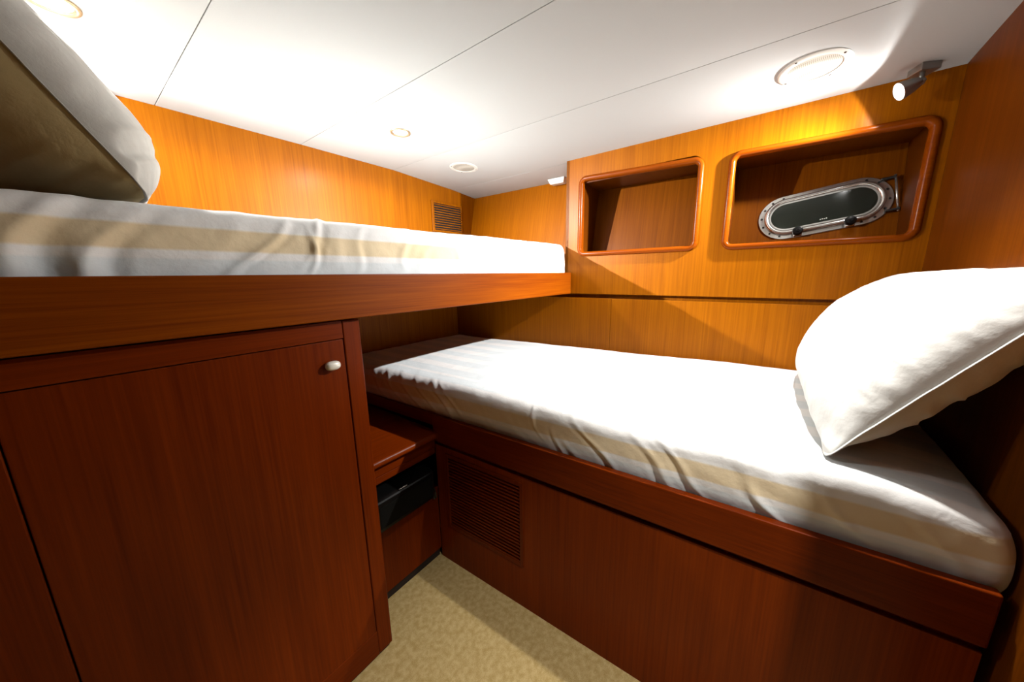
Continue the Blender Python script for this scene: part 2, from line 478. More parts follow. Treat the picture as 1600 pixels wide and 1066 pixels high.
# ------------------------------------------------------------------ porthole
def hullpt(y, z, out=0.0):
    nrm = Vector((-1, 0, 0.223)).normalized()
    return Vector((hullx(z) - .007, y, z)) + nrm * out
def porthole():
    nrm = Vector((-1, 0, 0.223)).normalized()
    cyp, czp = -0.152, 1.490
    c = hullpt(cyp, czp)
    th = math.radians(9.5)
    up0 = Vector((0.223, 0, 1)).normalized()
    U0 = Vector((0, -1, 0))
    U = (U0 * math.cos(th) + up0 * math.sin(th)); W = (up0 * math.cos(th) - U0 * math.sin(th))
    t = thing('window_1', c, 'oval polished steel porthole with dark glass inside the wider wall niche', 'porthole', kind='structure')
    def stad(hl, hh, n=20):
        s = hl - hh; pts = []
        for k in range(n + 1):
            a = -math.pi / 2 + math.pi * k / n; pts.append((s + hh * math.cos(a), hh * math.sin(a)))
        for k in range(n + 1):
            a = math.pi / 2 + math.pi * k / n; pts.append((-s + hh * math.cos(a), hh * math.sin(a)))
        return pts
    def P(u, v, o): return c + U * u + W * v + nrm * o
    def ring(layers):
        b = bmesh.new(); R = []
        for hl, hh, o in layers: R.append([b.verts.new(P(u, v, o)) for u, v in stad(hl, hh)])
        m = len(R[0])
        for i in range(len(R)):
            A, B = R[i], R[(i + 1) % len(R)]
            for k in range(m):
                k2 = (k + 1) % m; b.faces.new([A[k], A[k2], B[k2], B[k]])
        return b
    fl = autosmooth(obj('outer_flange', ring([(.204, .093, 0), (.204, .093, .004), (.202, .091, .006), (.160, .060, .006), (.160, .060, 0)]), chrome_m, t))
    for k in range(14):
        pts = stad(.192, .081, 20); u, v = pts[int(k * len(pts) / 14)]
        b = bmesh.new(); lathe(b, [(0, .0065), (.0042, .0065), (.0042, .0075), (.0030, .0085), (0, .0085)], P(u, v, 0), nrm, 14)
        obj('screw', b, dark_steel, fl)
    autosmooth(obj('opening_ring', ring([(.183, .076, .007), (.183, .076, .017), (.180, .073, .0215), (.174, .067, .0225), (.168, .061, .020), (.165, .058, .013), (.165, .058, .007)]), chrome_m, t), 60)
    autosmooth(obj('rubber_seal', ring([(.165, .058, .007), (.165, .058, .015), (.160, .053, .015), (.160, .053, .007)]), mat('seal', (.35, .35, .33), .4), t))
    b = bmesh.new(); v0 = [b.verts.new(P(u, v, .013)) for u, v in stad(.161, .054)]; v1 = [b.verts.new(P(u, v, .008)) for u, v in stad(.161, .054)]
    b.faces.new(v0); b.faces.new(v1[::-1])
    for k in range(len(v0)): k2 = (k + 1) % len(v0); b.faces.new([v0[k], v1[k], v1[k2], v0[k2]])
    gl = obj('glass', b, glass_m, t)
    # small maker's mark on the lower edge of the glass
    b = bmesh.new()
    for k in range(4):
        uu = -.006 + k * .006
        q = bmesh.new(); pts = []
        for o in (.0132, .0136):
            pts += [P(uu, -.043, o), P(uu + .004, -.043, o), P(uu + .004, -.040 + (k % 2) * .001, o), P(uu, -.040 + (k % 2) * .001, o)]
        hexa(q, pts); merge(b, q)
    obj('etched_mark', b, mat('etched', (.5, .52, .48), .5), gl)
    for u in (-.078, .078):
        b = bmesh.new()
        q = bmesh.new(); pts = []
        for o in (.006, .022):
            pts += [P(u - .014, -.092, o), P(u + .014, -.092, o), P(u + .010, -.058, o), P(u - .010, -.058, o)]
        hexa(q, pts); merge(b, q, .003)
        hg = obj('clamp', b, chrome_m, t)
        b = bmesh.new(); lathe(b, [(0, .022), (.014, .022), (.0175, .026), (.0175, .036), (.014, .041), (.006, .042), (.005, .046), (0, .046)], P(u, -.076, 0), nrm, 24)
        autosmooth(obj('clamp_knob', b, black_m, hg))
    b = bmesh.new(); tube(b, [P(.206, -.068, .014), P(.208, .0, .014), P(.210, .070, .014)], .0038, 12)
    hr = obj('hinge_rod', b, chrome_m, t, smooth=True)
    b = bmesh.new()
    for vv in (-.060, .062):
        q = bmesh.new(); pts = []
        for o in (.0065, .020):
            pts += [P(.172, vv - .004, o), P(.211, vv - .004, o), P(.211, vv + .004, o), P(.172, vv + .004, o)]
        hexa(q, pts); merge(b, q, .002)
    obj('hinge_bracket', b, dark_steel, t)
porthole()

# ------------------------------------------------------------------ upper bunk
ub = thing('upper_bunk', (0.7, 1.36, 1.13), 'wooden upper bunk with a deep front rail, running along the back bulkhead', 'bunk bed')
bm = bmesh.new(); box(bm, -0.219, 1.733, 0.878, 0.900, 1.141, 1.258, 0.003, 3)
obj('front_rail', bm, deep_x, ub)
bm = bmesh.new(); box(bm, -0.219, 1.72, 0.9005, YA - 0.001, 1.160, 1.180)
obj('base_board', bm, cherry_x, ub)

# ------------------------------------------------------------------ mattresses
def mattress(name, label, L0, L1, front, back, zt, zb, to_world, tuck, folds, seed, r=0.045, ns=420, material=None):
    """cross section lofted along the length; front/back/zt are functions of s"""
    bm = bmesh.new(); uvl = bm.loops.layers.uv.new('UVMap')
    rings = []; uvs = []
    n_side, n_arc, n_top, n_bot = 34, 12, 60, 6
    re = 0.035
    for i in range(ns + 1):
        s = L0 + (L1 - L0) * i / ns
        e = min(s - L0, L1 - s)
        k = 0.0
        if e < re: k = re - math.sqrt(max(0, re * re - (re - e) ** 2))
        f, b, t = front(s) + k * .6, back(s) - k * .6, zt(s) - k * .9
        z0 = zb + k * .2
        pts = []
        for j in range(n_side):
            pts.append((0, z0 + (t - r - z0) * j / n_side, (-1, 0)))
        for j in range(n_arc + 1):
            a = math.pi / 2 * j / n_arc
            pts.append((r - r * math.cos(a), t - r + r * math.sin(a), (-math.cos(a), math.sin(a))))
        w_ = b - f
        for j in range(1, n_top):
            pts.append((r + (w_ - 2 * r) * j / n_top, t, (0, 1)))
        for j in range(n_arc + 1):
            a = math.pi / 2 * (1 - j / n_arc)
            pts.append((w_ - r + r * math.cos(a), t - r + r * math.sin(a), (math.cos(a), math.sin(a))))
        for j in range(1, n_side + 1):
            pts.append((w_, t - r + (z0 - t + r) * j / n_side, (1, 0)))
        for j in range(1, n_bot):
            pts.append((w_ - w_ * j / n_bot, z0, (0, -1)))
        row = []; arc = 0; prev = None; uvr = []
        for (p, z, nn) in pts:
            if prev: arc += math.hypot(p - prev[0], z - prev[1])
            prev = (p, z)
            h = (z - zb) / (t - zb)
            side = nn[0] < 0 and nn[1] < 0.98
            d = 0.0
            top_m = max(0, nn[1])
            # crown of the top
            cr = 0.0
            if nn[1] > 0.98: cr = 0.006 * math.sin(math.pi * (p / w_))
            d += 0.004 * noise.noise(Vector((s * 3.1, arc * 4.0, seed))) * (0.4 + top_m * .6)
            d += 0.0016 * noise.noise(Vector((s * 16 + arc * 9, arc * 22, seed + 3)))
            if side or p < 0.20:
                fade = 1.0 if p < 0.05 else max(0, 1 - (p - 0.05) / 0.15)
                for (fs, lean, wd, amp, a0, a1) in folds:
                    cs = fs + lean * (arc) + 0.012 * math.sin(arc * 40 + fs * 9)
                    q = (s - cs) / wd
                    if abs(q) < 3:
                        env = math.exp(-((arc - a0) / a1) ** 2)
                        d += amp * env * fade * (math.exp(-q * q) - 0.55 * math.exp(-(q - 1.5) ** 2))
                # soft belly and tuck at the bottom
                if side: d += 0.010 * math.sin(math.pi * min(1, max(0, h))) ** 0.7
            if side and h < 0.25:
                d -= tuck * (1 - h / 0.25) ** 1.5
            if side and z < zt(s) - 0.02:
                d += 0.0025 * noise.noise(Vector((s * 9 - arc * 18, arc * 6, seed + 9)))
            P = (p + nn[0] * d, z + nn[1] * d + cr)
            if nn[1] < -0.5: P = (p, z)
            row.append(bm.verts.new(to_world(s, f + P[0], P[1]))); uvr.append((s, arc))
        rings.append(row); uvs.append(uvr)
    m = len(rings[0])
    for i in range(ns):
        for j in range(m):
            j2 = (j + 1) % m
            fc = bm.faces.new([rings[i][j], rings[i + 1][j], rings[i + 1][j2], rings[i][j2]])
            for lp, (a, b_) in zip(fc.loops, ((i, j), (i + 1, j), (i + 1, j2), (i, j2))):
                u, v = uvs[a][b_]
                lp[uvl].uv = (u, v if b_ != 0 or j != m - 1 else uvs[a][m - 1][1] + .1)
    bm.faces.new(rings[0]); bm.faces.new(rings[-1][::-1])
    cen = to_world((L0 + L1) / 2, (front((L0 + L1) / 2) + back((L0 + L1) / 2)) / 2, zb)
    o = obj(name, bm, material or sheet_m, smooth=True, origin=cen)
    return finish(o, label, 'mattress')

def rand_folds(n, s0, s1, lean, rng, amp=(.002, .005), wd=(.010, .022)):
    out = []
    for k in range(n):
        out.append((s0 + (s1 - s0) * (k + rng.random()) / n, lean * rng.uniform(.5, 1.3), rng.uniform(*wd), rng.uniform(*amp), rng.uniform(.02, .11), rng.uniform(.04, .09)))
    return out
rng = random.Random(11)
fo_up = [(-0.16, 0.35, .014, 0.0135, .04, .07), (-0.09, 0.5, .016, 0.0120, .05, .07), (-0.02, 0.6, .014, 0.0090, .03, .06),
         (0.16, 0.9, .010, 0.0075, .06, .06), (0.30, 0.6, .009, 0.0075, .10, .05), (0.36, 0.2, .007, 0.0060, .06, .05),
         (0.92, -0.3, .010, 0.0045, .03, .04), (1.35, .4, .03, 0.0075, .03, .05), (0.62, 0.3, .012, 0.0045, .08, .05)] + rand_folds(12, -0.2, 1.7, .5, rng, (.0018, .0042))
fo_up = [(a, b_, c * 1.2, d * 1.25, e + .07, f_ * 1.1) for a, b_, c, d, e, f_ in fo_up]
mattress('mattress', 'thick mattress in striped white sheet lying on the upper bunk',
         -0.212, 1.728, lambda s: 0.916, lambda s: 1.812, lambda s: 1.390 + 0.014 * s, 1.181,
         lambda s, p, z: Vector((s, p, z)), 0.004, fo_up, 1.0, r=0.032, material=sheet_up)
# lower: s runs from the pillow end (-Y) to the far end
fo_lo = [(0.92, 0.9, .016, .010, .06, .07), (1.02, 1.0, .014, 0.0066, .06, .06), (1.12, 1.0, .017, 0.0072, .06, .07), (1.22, 1.1, .015, 0.0066, .07, .07),
         (1.34, 1.0, .018, 0.0072, .06, .07), (0.85, 1.1, .010, 0.0036, .08, .06), (0.47, 0.2, .008, 0.0036, .05, .05),
         (0.50, 0.6, .007, .005, .10, .04), (0.28, 1.0, .013, 0.0042, .07, .06), (0.12, 0.9, .016, 0.0054, .06, .07), (0.04, 1.0, .012, 0.0048, .08, .06),
         (-0.10, 0.8, .013, 0.0036, .05, .06), (-0.24, 0.7, .014, 0.0036, .05, .06), (-0.36, .6, .012, 0.0030, .06, .06)] + rand_folds(16, -.38, 1.75, 0.8, rng, (.0005, .0015))
def lo_top(s): return 0.822 + 0.012 * math.exp(-((s + .1) / .35) ** 2) - 0.03 * max(0, (-0.2 - s) / .2) ** 2
mattress('mattress', 'mattress in pale striped sheet lying on the lower bunk, tucked behind its rail',
         -0.411, 1.80, lambda s: faceX(s) + 0.018, lambda s: wBx(s) - 0.006, lo_top, 0.664,
         lambda s, p, z: Vector((p, s, z + 0.030 * max(0, min(1, (p - .95) / .75)) ** 1.3 * (1 if s < .4 else max(0, 1 - (s - .4) / 1.2)) * (1 if z > .75 else 0))),
         0.006, fo_lo, 5.0, r=0.040)

# ------------------------------------------------------------------ pillows
def pillow(name, label, P1, P2, P3, P4, T, seed, under_neg, crease=(), pinch=0.10, n=110, under=0.8, limit=None, rc=0.12, mats=None, vcrease=()):
    """P1-P2 bottom edge, P4-P3 top edge; front face bulges along (P2-P1)x(P4-P1)"""
    P1, P2, P3, P4 = map(Vector, (P1, P2, P3, P4))
    nrm = (P2 - P1).cross(P4 - P1).normalized()
    if under_neg: nrm = -nrm
    Lu, Lv = (P2 - P1).length, (P4 - P1).length
    bm = bmesh.new(); uvl = bm.loops.layers.uv.new('UVMap')
    def base(u, v):
        # rounded corners
        du, dv = 1 - abs(2 * u - 1), 1 - abs(2 * v - 1)
        k = max(0, 1 - du / rc) * max(0, 1 - dv / rc)
        u = u + (0.5 - u) * .16 * rc * 2 * k; v = v + (0.5 - v) * .16 * rc * 2 * k
        # sides pulled in between the corners
        uu = u + pinch * .45 * (0.5 - u) * 4 * v * (1 - v) * (abs(2 * u - 1) ** 3)
        vv = v + pinch * (0.5 - v) * 4 * u * (1 - u) * (abs(2 * v - 1) ** 3)
        return (P1 * (1 - uu) * (1 - vv) + P2 * uu * (1 - vv) + P3 * uu * vv + P4 * (1 - uu) * vv)
    def prof(u, v):
        du_, dv_ = 1 - abs(2 * u - 1), 1 - abs(2 * v - 1)
        ck = 1 - .55 * math.exp(-(du_ * du_ + dv_ * dv_ * .7) / .045)
        a = max(0, 1 - abs(2 * u - 1) ** 2.6); b = max(0, 1 - abs(2 * v - 1) ** 2.2)
        return (a ** .5) * (b ** .5) * ck
    def disp(u, v, sgn):
        h = prof(u, v) * T * (1 if sgn > 0 else under)
        ed = min(u, 1 - u) * Lu; ev = min(v, 1 - v) * Lv
        m = min(ed, ev)
        ps = Vector((u * Lu, v * Lv, seed + sgn * 5))
        near = math.exp(-(m / .06) ** 2)
        # gathers running in from the seams
        gk = 0.0
        if ed < .16: gk += math.exp(-ed / .055) * noise.noise(Vector((v * Lv * 30, ed * 5, seed + sgn)))
        if ev < .14: gk += math.exp(-ev / .05) * noise.noise(Vector((u * Lu * 24, ev * 5, seed + 7 + sgn)))
        h += 0.010 * gk * min(1, m / .012)
        h += (0.010 * noise.noise(ps * 5) + 0.004 * noise.noise(ps * 13) + 0.0012 * noise.noise(ps * 40)) * min(1, m / .05)
        for (cu, wd, am) in crease:
            q = (u - cu - .02 * v) / wd
            h += am * math.exp(-q * q) * min(1, m / .02) * (1 if v < .85 else 0.3)
        for (cv, wd, am, reach) in vcrease:
            q = (v - cv - .03 * u) / wd
            h += am * math.exp(-q * q) * min(1, m / .015) * math.exp(-(u / reach) ** 2)
        return max(h, 0.0015)
    G = {}
    for sgn in (1, -1):
        for i in range(n + 1):
            for j in range(n + 1):
                u = 0.5 - 0.5 * math.cos(math.pi * i / n); v = 0.5 - 0.5 * math.cos(math.pi * j / n)
                brd = i in (0, n) or j in (0, n)
                if brd:
                    if sgn == 1: G[(1, i, j)] = G[(-1, i, j)] = bm.verts.new(limit(base(u, v)) if limit else base(u, v))
                else:
                    p_ = base(u, v) + nrm * disp(u, v, sgn) * sgn
                    if limit: p_ = limit(p_)
                    G[(sgn, i, j)] = bm.verts.new(p_)
    for sgn in (1, -1):
        for i in range(n):
            for j in range(n):
                ids = [(i, j), (i + 1, j), (i + 1, j + 1), (i, j + 1)]
                fc = bm.faces.new([G[(sgn,) + k] for k in (ids if sgn > 0 else ids[::-1])])
                fc.material_index = 0 if sgn > 0 else 1
                for lp, k in zip(fc.loops, (ids if sgn > 0 else ids[::-1])):
                    lp[uvl].uv = ((0.5 - 0.5 * math.cos(math.pi * k[0] / n)) * Lu, (0.5 - 0.5 * math.cos(math.pi * k[1] / n)) * Lv)
    o = obj(name, bm, case_m, smooth=True, origin=(P1 + P2) / 2, mats=mats or [case_m, case_under])
    finish(o, label, 'pillow')
    # piped seam all the way round
    sb = bmesh.new(); path = []; fr = []
    loop = [(k / 60, 0) for k in range(60)] + [(1, k / 40) for k in range(40)] + [(1 - k / 60, 1) for k in range(60)] + [(0, 1 - k / 40) for k in range(40)]
    cc = (P1 + P2 + P3 + P4) / 4
    for k, (u, v) in enumerate(loop):
        lim = limit or (lambda q: q); p = lim(base(u, v)); a = lim(base(*loop[k - 1])); b = lim(base(*loop[(k + 1) % len(loop)]))
        tg = (b - a).normalized(); out = tg.cross(nrm).normalized()
        if out.dot(p - cc) < 0: out = -out
        path.append(p + nrm * .0015 * noise.noise(Vector((u * 9, v * 9, seed)))); fr.append((out, nrm))
    sweep(sb, path, [(-.003, .0014), (.003, .0012), (.0055, 0), (.003, -.0012), (-.003, -.0014)], True, fr)
    sm = obj('seam', sb, (mats or [case_m])[0], o, smooth=True)
    return o

pillow('pillow', 'white pillow leaning against the shaded bulkhead on the lower bunk',
       (0.955, -0.150, 0.842), (1.685, -0.145, 0.886), (1.66, -0.378, 1.224), (0.955, -0.440, 1.250), 0.128, 2.0, True,
       crease=((.30, .006, .0035), (.52, .006, .003), (.72, .005, .002)), pinch=0.06, under=.85, rc=.06, vcrease=((.30, .010, .004, .45), (.47, .008, .0045, .40), (.66, .008, .004, .35)),
       limit=lambda p: Vector((p.x, max(p.y, YC + .010 + .012 * max(0, (p.z - 1.1))), max(p.z, .836 + .034 * max(0, min(1, (p.x - .95) / .75)) ** 1.3))))
pillow('pillow', 'pillow tinted grey for shade, propped at the left end of the upper bunk',
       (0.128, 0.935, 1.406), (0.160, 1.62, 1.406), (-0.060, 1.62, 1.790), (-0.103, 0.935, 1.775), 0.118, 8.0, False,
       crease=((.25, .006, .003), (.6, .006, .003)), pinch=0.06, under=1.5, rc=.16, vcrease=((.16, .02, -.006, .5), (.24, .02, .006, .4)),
       limit=lambda p: Vector((max(p.x, -.214), p.y, min(max(p.z, 1.404), 1.846))), mats=[case_shade, case_back_shade])

# ------------------------------------------------------------------ door cabinet under the upper bunk
cab = thing('door_cabinet', (0.13, 1.3, 0), 'tall wooden cabinet with one plain door, standing under the upper bunk', 'cabinet')
DX0, DX1, DZ0, DZ1 = -0.096, 0.437, 0.103, 1.088
bm = bmesh.new()
t = bmesh.new()
YF = 0.901
box(bm, DX1, 0.486, YF, YF + .03, 0.012, 1.136, 0.004, 3)      # right stile
box(bm, -0.2195, DX0, YF, YF + .03, 0.012, 1.136, 0.002)       # left stile
obj('stile', bm, cherry_z, cab)
bm = bmesh.new()
box(bm, DX0 + .0005, DX1 - .0005, YF + .0005, YF + .03, DZ1, 1.136, 0.001)
obj('cross_rail', bm, cherry_x, cab)
bm = bmesh.new()
box(bm, DX0 + .0005, DX1 - .0005, YF + .0005, YF + .03, 0.012, DZ0, 0.001)
obj('cross_rail', bm, cherry_x, cab)
bm = bmesh.new()
box(bm, 0.466, 0.4855, YF + .0305, 1.82, 0.0, 1.136)
box(bm, -0.2195, 0.4655, YF + .012 + .02, 1.82, 0.001, 0.011)
box(bm, -0.2195, 0.4655, YF + .0305, 1.82, 1.12, 1.136)
obj('body', bm, cherry_z, cab)
bm = bmesh.new(); box(bm, -0.2195, 0.478, YF + .008, YF + .028, 0.0, 0.0115)
obj('plinth', bm, gap_m, cab)
bm = bmesh.new(); box(bm, DX0 + .0022, DX1 - .0022, YF + .001, YF + .021, DZ0 + .0015, DZ1 - .0022, 0.0012)
dr = obj('door', bm, cherry_z, cab)
bm = bmesh.new(); box(bm, DX0 - .004, DX1 + .0, YF + .022, YF + .029, DZ0, DZ1)
obj('door_rebate', bm, gap_m, cab)
# oval push knob
kc = Vector((0.397, YF - .0, 1.021))
bm = bmesh.new()
prof = [(0, -.020), (.5, -.0195), (.8, -.017), (.96, -.012), (1.0, -.008), (.93, -.003), (.55, -.001), (.5, .002)]
rings = []
for r, h in prof:
    if r == 0: rings.append([bm.verts.new(kc + Vector((0, h, 0)))]); continue
    rings.append([bm.verts.new(kc + Vector((math.copysign(abs(math.cos(a)) ** .8, math.cos(a)) * r * .0195, h, math.copysign(abs(math.sin(a)) ** .8, math.sin(a)) * r * .0125)))
                  for a in [2 * math.pi * k / 32 for k in range(32)]])
for A, B in zip(rings, rings[1:]):
    for k in range(32):
        k2 = (k + 1) % 32
        bm.faces.new([A[0], B[k2], B[k]] if len(A) == 1 else [A[k], A[k2], B[k2], B[k]])
finish(obj('knob', bm, knob_m, dr, smooth=True), 'pearly white oval knob')

# ------------------------------------------------------------------ lower bunk
lb = thing('lower_bunk', (1.3, 0.7, 0), 'long wooden lower bunk base with front rail, running along the hull panelling', 'bunk bed')
def slabF(bm, y0, y1, z0, z1, o0, o1, bev=0.0, seg=2):
    t = bmesh.new(); pts = []
    for z in (z0, z1):
        pts += [(faceX(y0) + o0, y0, z), (faceX(y0) + o1, y0, z), (faceX(y1) + o1, y1, z), (faceX(y1) + o0, y1, z)]
    hexa(t, pts); merge(bm, t, bev, seg)
YE = YC + .001
bm = bmesh.new(); slabF(bm, -0.393, 1.046, 0.572, 0.687, -0.010, 0.012, 0.004, 3)
obj('front_rail', bm, cherry_y, lb)
bm = bmesh.new()
VY0, VY1, VZ0, VZ1 = 0.605, 0.990, 0.180, 0.528
slabF(bm, -0.393, VY0, 0.0, 0.552, 0, 0.018); slabF(bm, VY1, 1.046, 0.0, 0.552, 0, 0.018)
slabF(bm, VY0, VY1, 0.0, VZ0, 0, 0.018); slabF(bm, VY0, VY1, VZ1, 0.552, 0, 0.018)
slabF(bm, -0.393, 1.046, 0.545, 0.60, 0.012, 0.020)
obj('front_panel', bm, bunk_z, lb)
bm = bmesh.new(); slabF(bm, YE + .012, 1.80, 0.640, 0.6635, 0.0125, 0.80)
obj('platform', bm, cherry_y, lb)
bm = bmesh.new(); slabF(bm, 1.047, 1.80, 0.628, 0.639, 0.012, 0.03)
slabF(bm, 1.047, 1.80, 0.639, 0.6865, -0.006, 0.011)
obj('side_rail', bm, cherry_y, lb)

# louvred grille in bunk front
vg = thing('vent_grille', (faceX(.8), .8, VZ0), 'large dark louvred wooden grille set into the lower bunk front', 'vent grille')
bm = bmesh.new()
fw = .016
slabF(bm, VY0 + .0005, VY0 + fw, VZ0 + .0005, VZ1 - .0005, -.004, .014, .0015); slabF(bm, VY1 - fw, VY1 - .0005, VZ0 + .0005, VZ1 - .0005, -.004, .014, .0015)
slabF(bm, VY0 + fw, VY1 - fw, VZ0 + .0005, VZ0 + fw, -.0035, .014, .0015); slabF(bm, VY0 + fw, VY1 - fw, VZ1 - fw, VZ1 - .0005, -.0035, .014, .0015)
obj('grille_frame', bm, cherry_z, vg)
bm = bmesh.new(); NS = 22
for k in range(NS):
    z = VZ0 + fw + (VZ1 - VZ0 - 2 * fw) * (k + .5) / NS
    y0, y1 = VY0 + fw, VY1 - fw
    t = bmesh.new(); pts = []
    for (oa, za), (ob, zb_) in (((-.003, -.0058), (.011, .0005)), ((-.003, -.0008), (.011, .0035))):
        pts += [(faceX(y0) + oa, y0, z + za), (faceX(y0) + ob, y0, z + zb_), (faceX(y1) + ob, y1, z + zb_), (faceX(y1) + oa, y1, z + za)]
    hexa(t, pts); merge(bm, t)
obj('louvres', bm, cherry_y, vg)
bm = bmesh.new(); slabF(bm, VY0 + .001, VY1 - .001, VZ0 + .001, VZ1 - .001, .0145, .017)
obj('backing', bm, gap_m, vg)

# ------------------------------------------------------------------ grille on the back bulkhead
wv = thing('vent_grille', (1.70, YA, 1.57), 'small louvred wooden grille on the back bulkhead above the upper mattress', 'vent grille')
bm = bmesh.new(); x0, x1, z0, z1 = 1.556, 1.838, 1.545, 1.745
box(bm, x0, x0 + .018, YA - .012, YA - .0005, z0, z1, .002); box(bm, x1 - .010, x1, YA - .008, YA - .0005, z0, z1, .002)
box(bm, x0 + .018, x1 - .010, YA - .010, YA - .0005, z0, z0 + .014, .002); box(bm, x0 + .018, x1 - .010, YA - .010, YA - .0005, z1 - .014, z1, .002)
obj('grille_frame', bm, teak_z, wv)
bm = bmesh.new()
for k in range(11):
    z = z0 + .014 + (z1 - z0 - .028) * (k + .5) / 11
    t = bmesh.new()
    hexa(t, [(x0 + .018, YA - .009, z - .0022), (x1 - .010, YA - .009, z - .0022), (x1 - .010, YA - .003, z - .0022), (x0 + .018, YA - .003, z - .0022),
             (x0 + .018, YA - .009, z + .0022), (x1 - .010, YA - .009, z + .0022), (x1 - .010, YA - .003, z + .0022), (x0 + .018, YA - .003, z + .0022)])
    merge(bm, t)
obj('louvres', bm, teak_x, wv)
bm = bmesh.new(); box(bm, x0 + .010, x1 - .006, YA - .0028, YA - .0006, z0 + .010, z1 - .010)
obj('backing', bm, gap_m, wv)

# ------------------------------------------------------------------ nook cabinet between the door cabinet and the lower bunk
nk = thing('corner_locker', (0.665, 1.4, 0), 'low corner locker with a bullnosed shelf, between tall cabinet and lower bunk', 'cabinet')
NX0, NX1 = 0.487, 0.8385
bm = bmesh.new(); box(bm, NX0, NX1, 1.048, 1.066, 0.045, 0.352); obj('front_panel', bm, cherry_z, nk)
bm = bmesh.new(); box(bm, NX0, NX1, 1.060, 1.075, 0.0, 0.044); obj('toe_kick', bm, gap_m, nk)
bm = bmesh.new()
box(bm, NX0, NX1, 1.046, 1.066, 0.538, 0.580, .003); box(bm, NX0, NX1, 1.048, 1.066, 0.508, 0.5365, .003)
obj('apron', bm, cherry_x, nk)
bm = bmesh.new()
pr = [(1.80, .588), (1.80, .616)] + [(1.028 - 0.014 * math.sin(a) , .602 + .014 * math.cos(a)) for a in [math.pi * k / 10 for k in range(11)]]
A = [bm.verts.new((NX0, y, z)) for y, z in pr]; B = [bm.verts.new((NX1, y, z)) for y, z in pr]
bm.faces.new(A); bm.faces.new(B[::-1])
for k in range(len(pr)): k2 = (k + 1) % len(pr); bm.faces.new([A[k], B[k], B[k2], A[k2]])
autosmooth(obj('shelf_top', bm, cherry_x, nk), 45)
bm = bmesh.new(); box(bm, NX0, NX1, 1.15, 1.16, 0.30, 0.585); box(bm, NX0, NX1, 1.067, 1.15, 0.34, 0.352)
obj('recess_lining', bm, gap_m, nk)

sb = thing('radio_box', (0.64, 1.06, 0.353), 'black box-shaped audio unit mounted under the corner shelf', 'audio unit')
bm = bmesh.new()
# plan outline with rounded front corners
fy, by, xa, xb = 0.992, 1.145, 0.502, 0.792
pl = [(xa, by)]
for cx_, a0 in ((xa + .03, 180), (xb - .03, 270)):
    for k in range(9):
        a = math.radians(a0 + 90 * k / 8); pl.append((cx_ + .03 * math.cos(a), fy + .03 + .03 * math.sin(a)))
pl.append((xb, by))
levels = [(0.356, .006), (0.360, .001), (0.366, 0), (0.462, 0), (0.470, .002), (0.474, .007)]
cxm, cym = (xa + xb) / 2, (fy + by) / 2
rr = []
for z, ins in levels:
    rr.append([bm.verts.new((x + (cxm - x) / abs(cxm - x + 1e-9) * ins * 1.0, min(y + ins, by), z)) for x, y in pl])
for A, B in zip(rr, rr[1:]):
    for k in range(len(pl)): k2 = (k + 1) % len(pl); bm.faces.new([A[k], A[k2], B[k2], B[k]])
bm.faces.new(rr[0][::-1]); bm.faces.new(rr[-1])
autosmooth(obj('case', bm, black_m, sb), 30)
bm = bmesh.new(); box(bm, xa + .035, xb - .035, fy - .0015, fy - .0002, .372, .455, .0005); obj('front_grille', bm, mat('grille_cloth', (.003, .003, .0025), .7, spec=.1), sb)
bm = bmesh.new()
for k in range(6):
    box(bm, .628 + k * .0058, .628 + k * .0058 + .0042, fy + .0115, fy + .0165 - (k % 3) * .001, .4742, .4748)
obj('logo', bm, mat('logo_white', (.75, .75, .72), .5), sb)
bm = bmesh.new(); tube(bm, [(.806, 1.046, .345), (.806, 1.036, .342), (.806, 1.034, .315)], .004, 8); tube(bm, [(.816, 1.046, .345), (.816, 1.036, .342), (.816, 1.034, .315)], .004, 8)
box(bm, .800, .822, 1.040, 1.0475, .338, .352, .001)
finish(obj('catch', bm, dark_steel, origin=(.81, 1.046, .345)), 'small dark metal catch on the locker panel below the black audio unit', 'catch')

# ------------------------------------------------------------------ ceiling fittings
def lamp_light(name, loc, direction, power, size_deg, blend, radius, col, parent, lo_=0.3, n_=2.0):
    ld = bpy.data.lights.new(name, 'SPOT'); ld.energy = power; ld.spot_size = math.radians(size_deg)
    ld.spot_blend = blend; ld.shadow_soft_size = radius; ld.color = col
    lo = bpy.data.objects.new(name, ld); C.objects.link(lo)
    lo.rotation_euler = Vector(direction).to_track_quat('-Z', 'Y').to_euler()
    lo.parent = parent; lo.location = Vector(loc) - parent.location
    # reflector lamp: strong along its axis, weaker to the sides
    ld.use_nodes = True; nt = ld.node_tree; em = nt.nodes['Emission']
    tc = nt.nodes.new('ShaderNodeTexCoord'); sp = nt.nodes.new('ShaderNodeSeparateXYZ')
    nt.links.new(tc.outputs['Normal'], sp.inputs[0])
    ab = nt.nodes.new('ShaderNodeMath'); ab.operation = 'ABSOLUTE'; nt.links.new(sp.outputs['Z'], ab.inputs[0])
    pw = nt.nodes.new('ShaderNodeMath'); pw.operation = 'POWER'; nt.links.new(ab.outputs[0], pw.inputs[0]); pw.inputs[1].default_value = n_
    ma = nt.nodes.new('ShaderNodeMath'); ma.operation = 'MULTIPLY_ADD'; nt.links.new(pw.outputs[0], ma.inputs[0])
    ma.inputs[1].default_value = 1 - lo_; ma.inputs[2].default_value = lo_
    nt.links.new(ma.outputs[0], em.inputs['Strength'])
    return lo

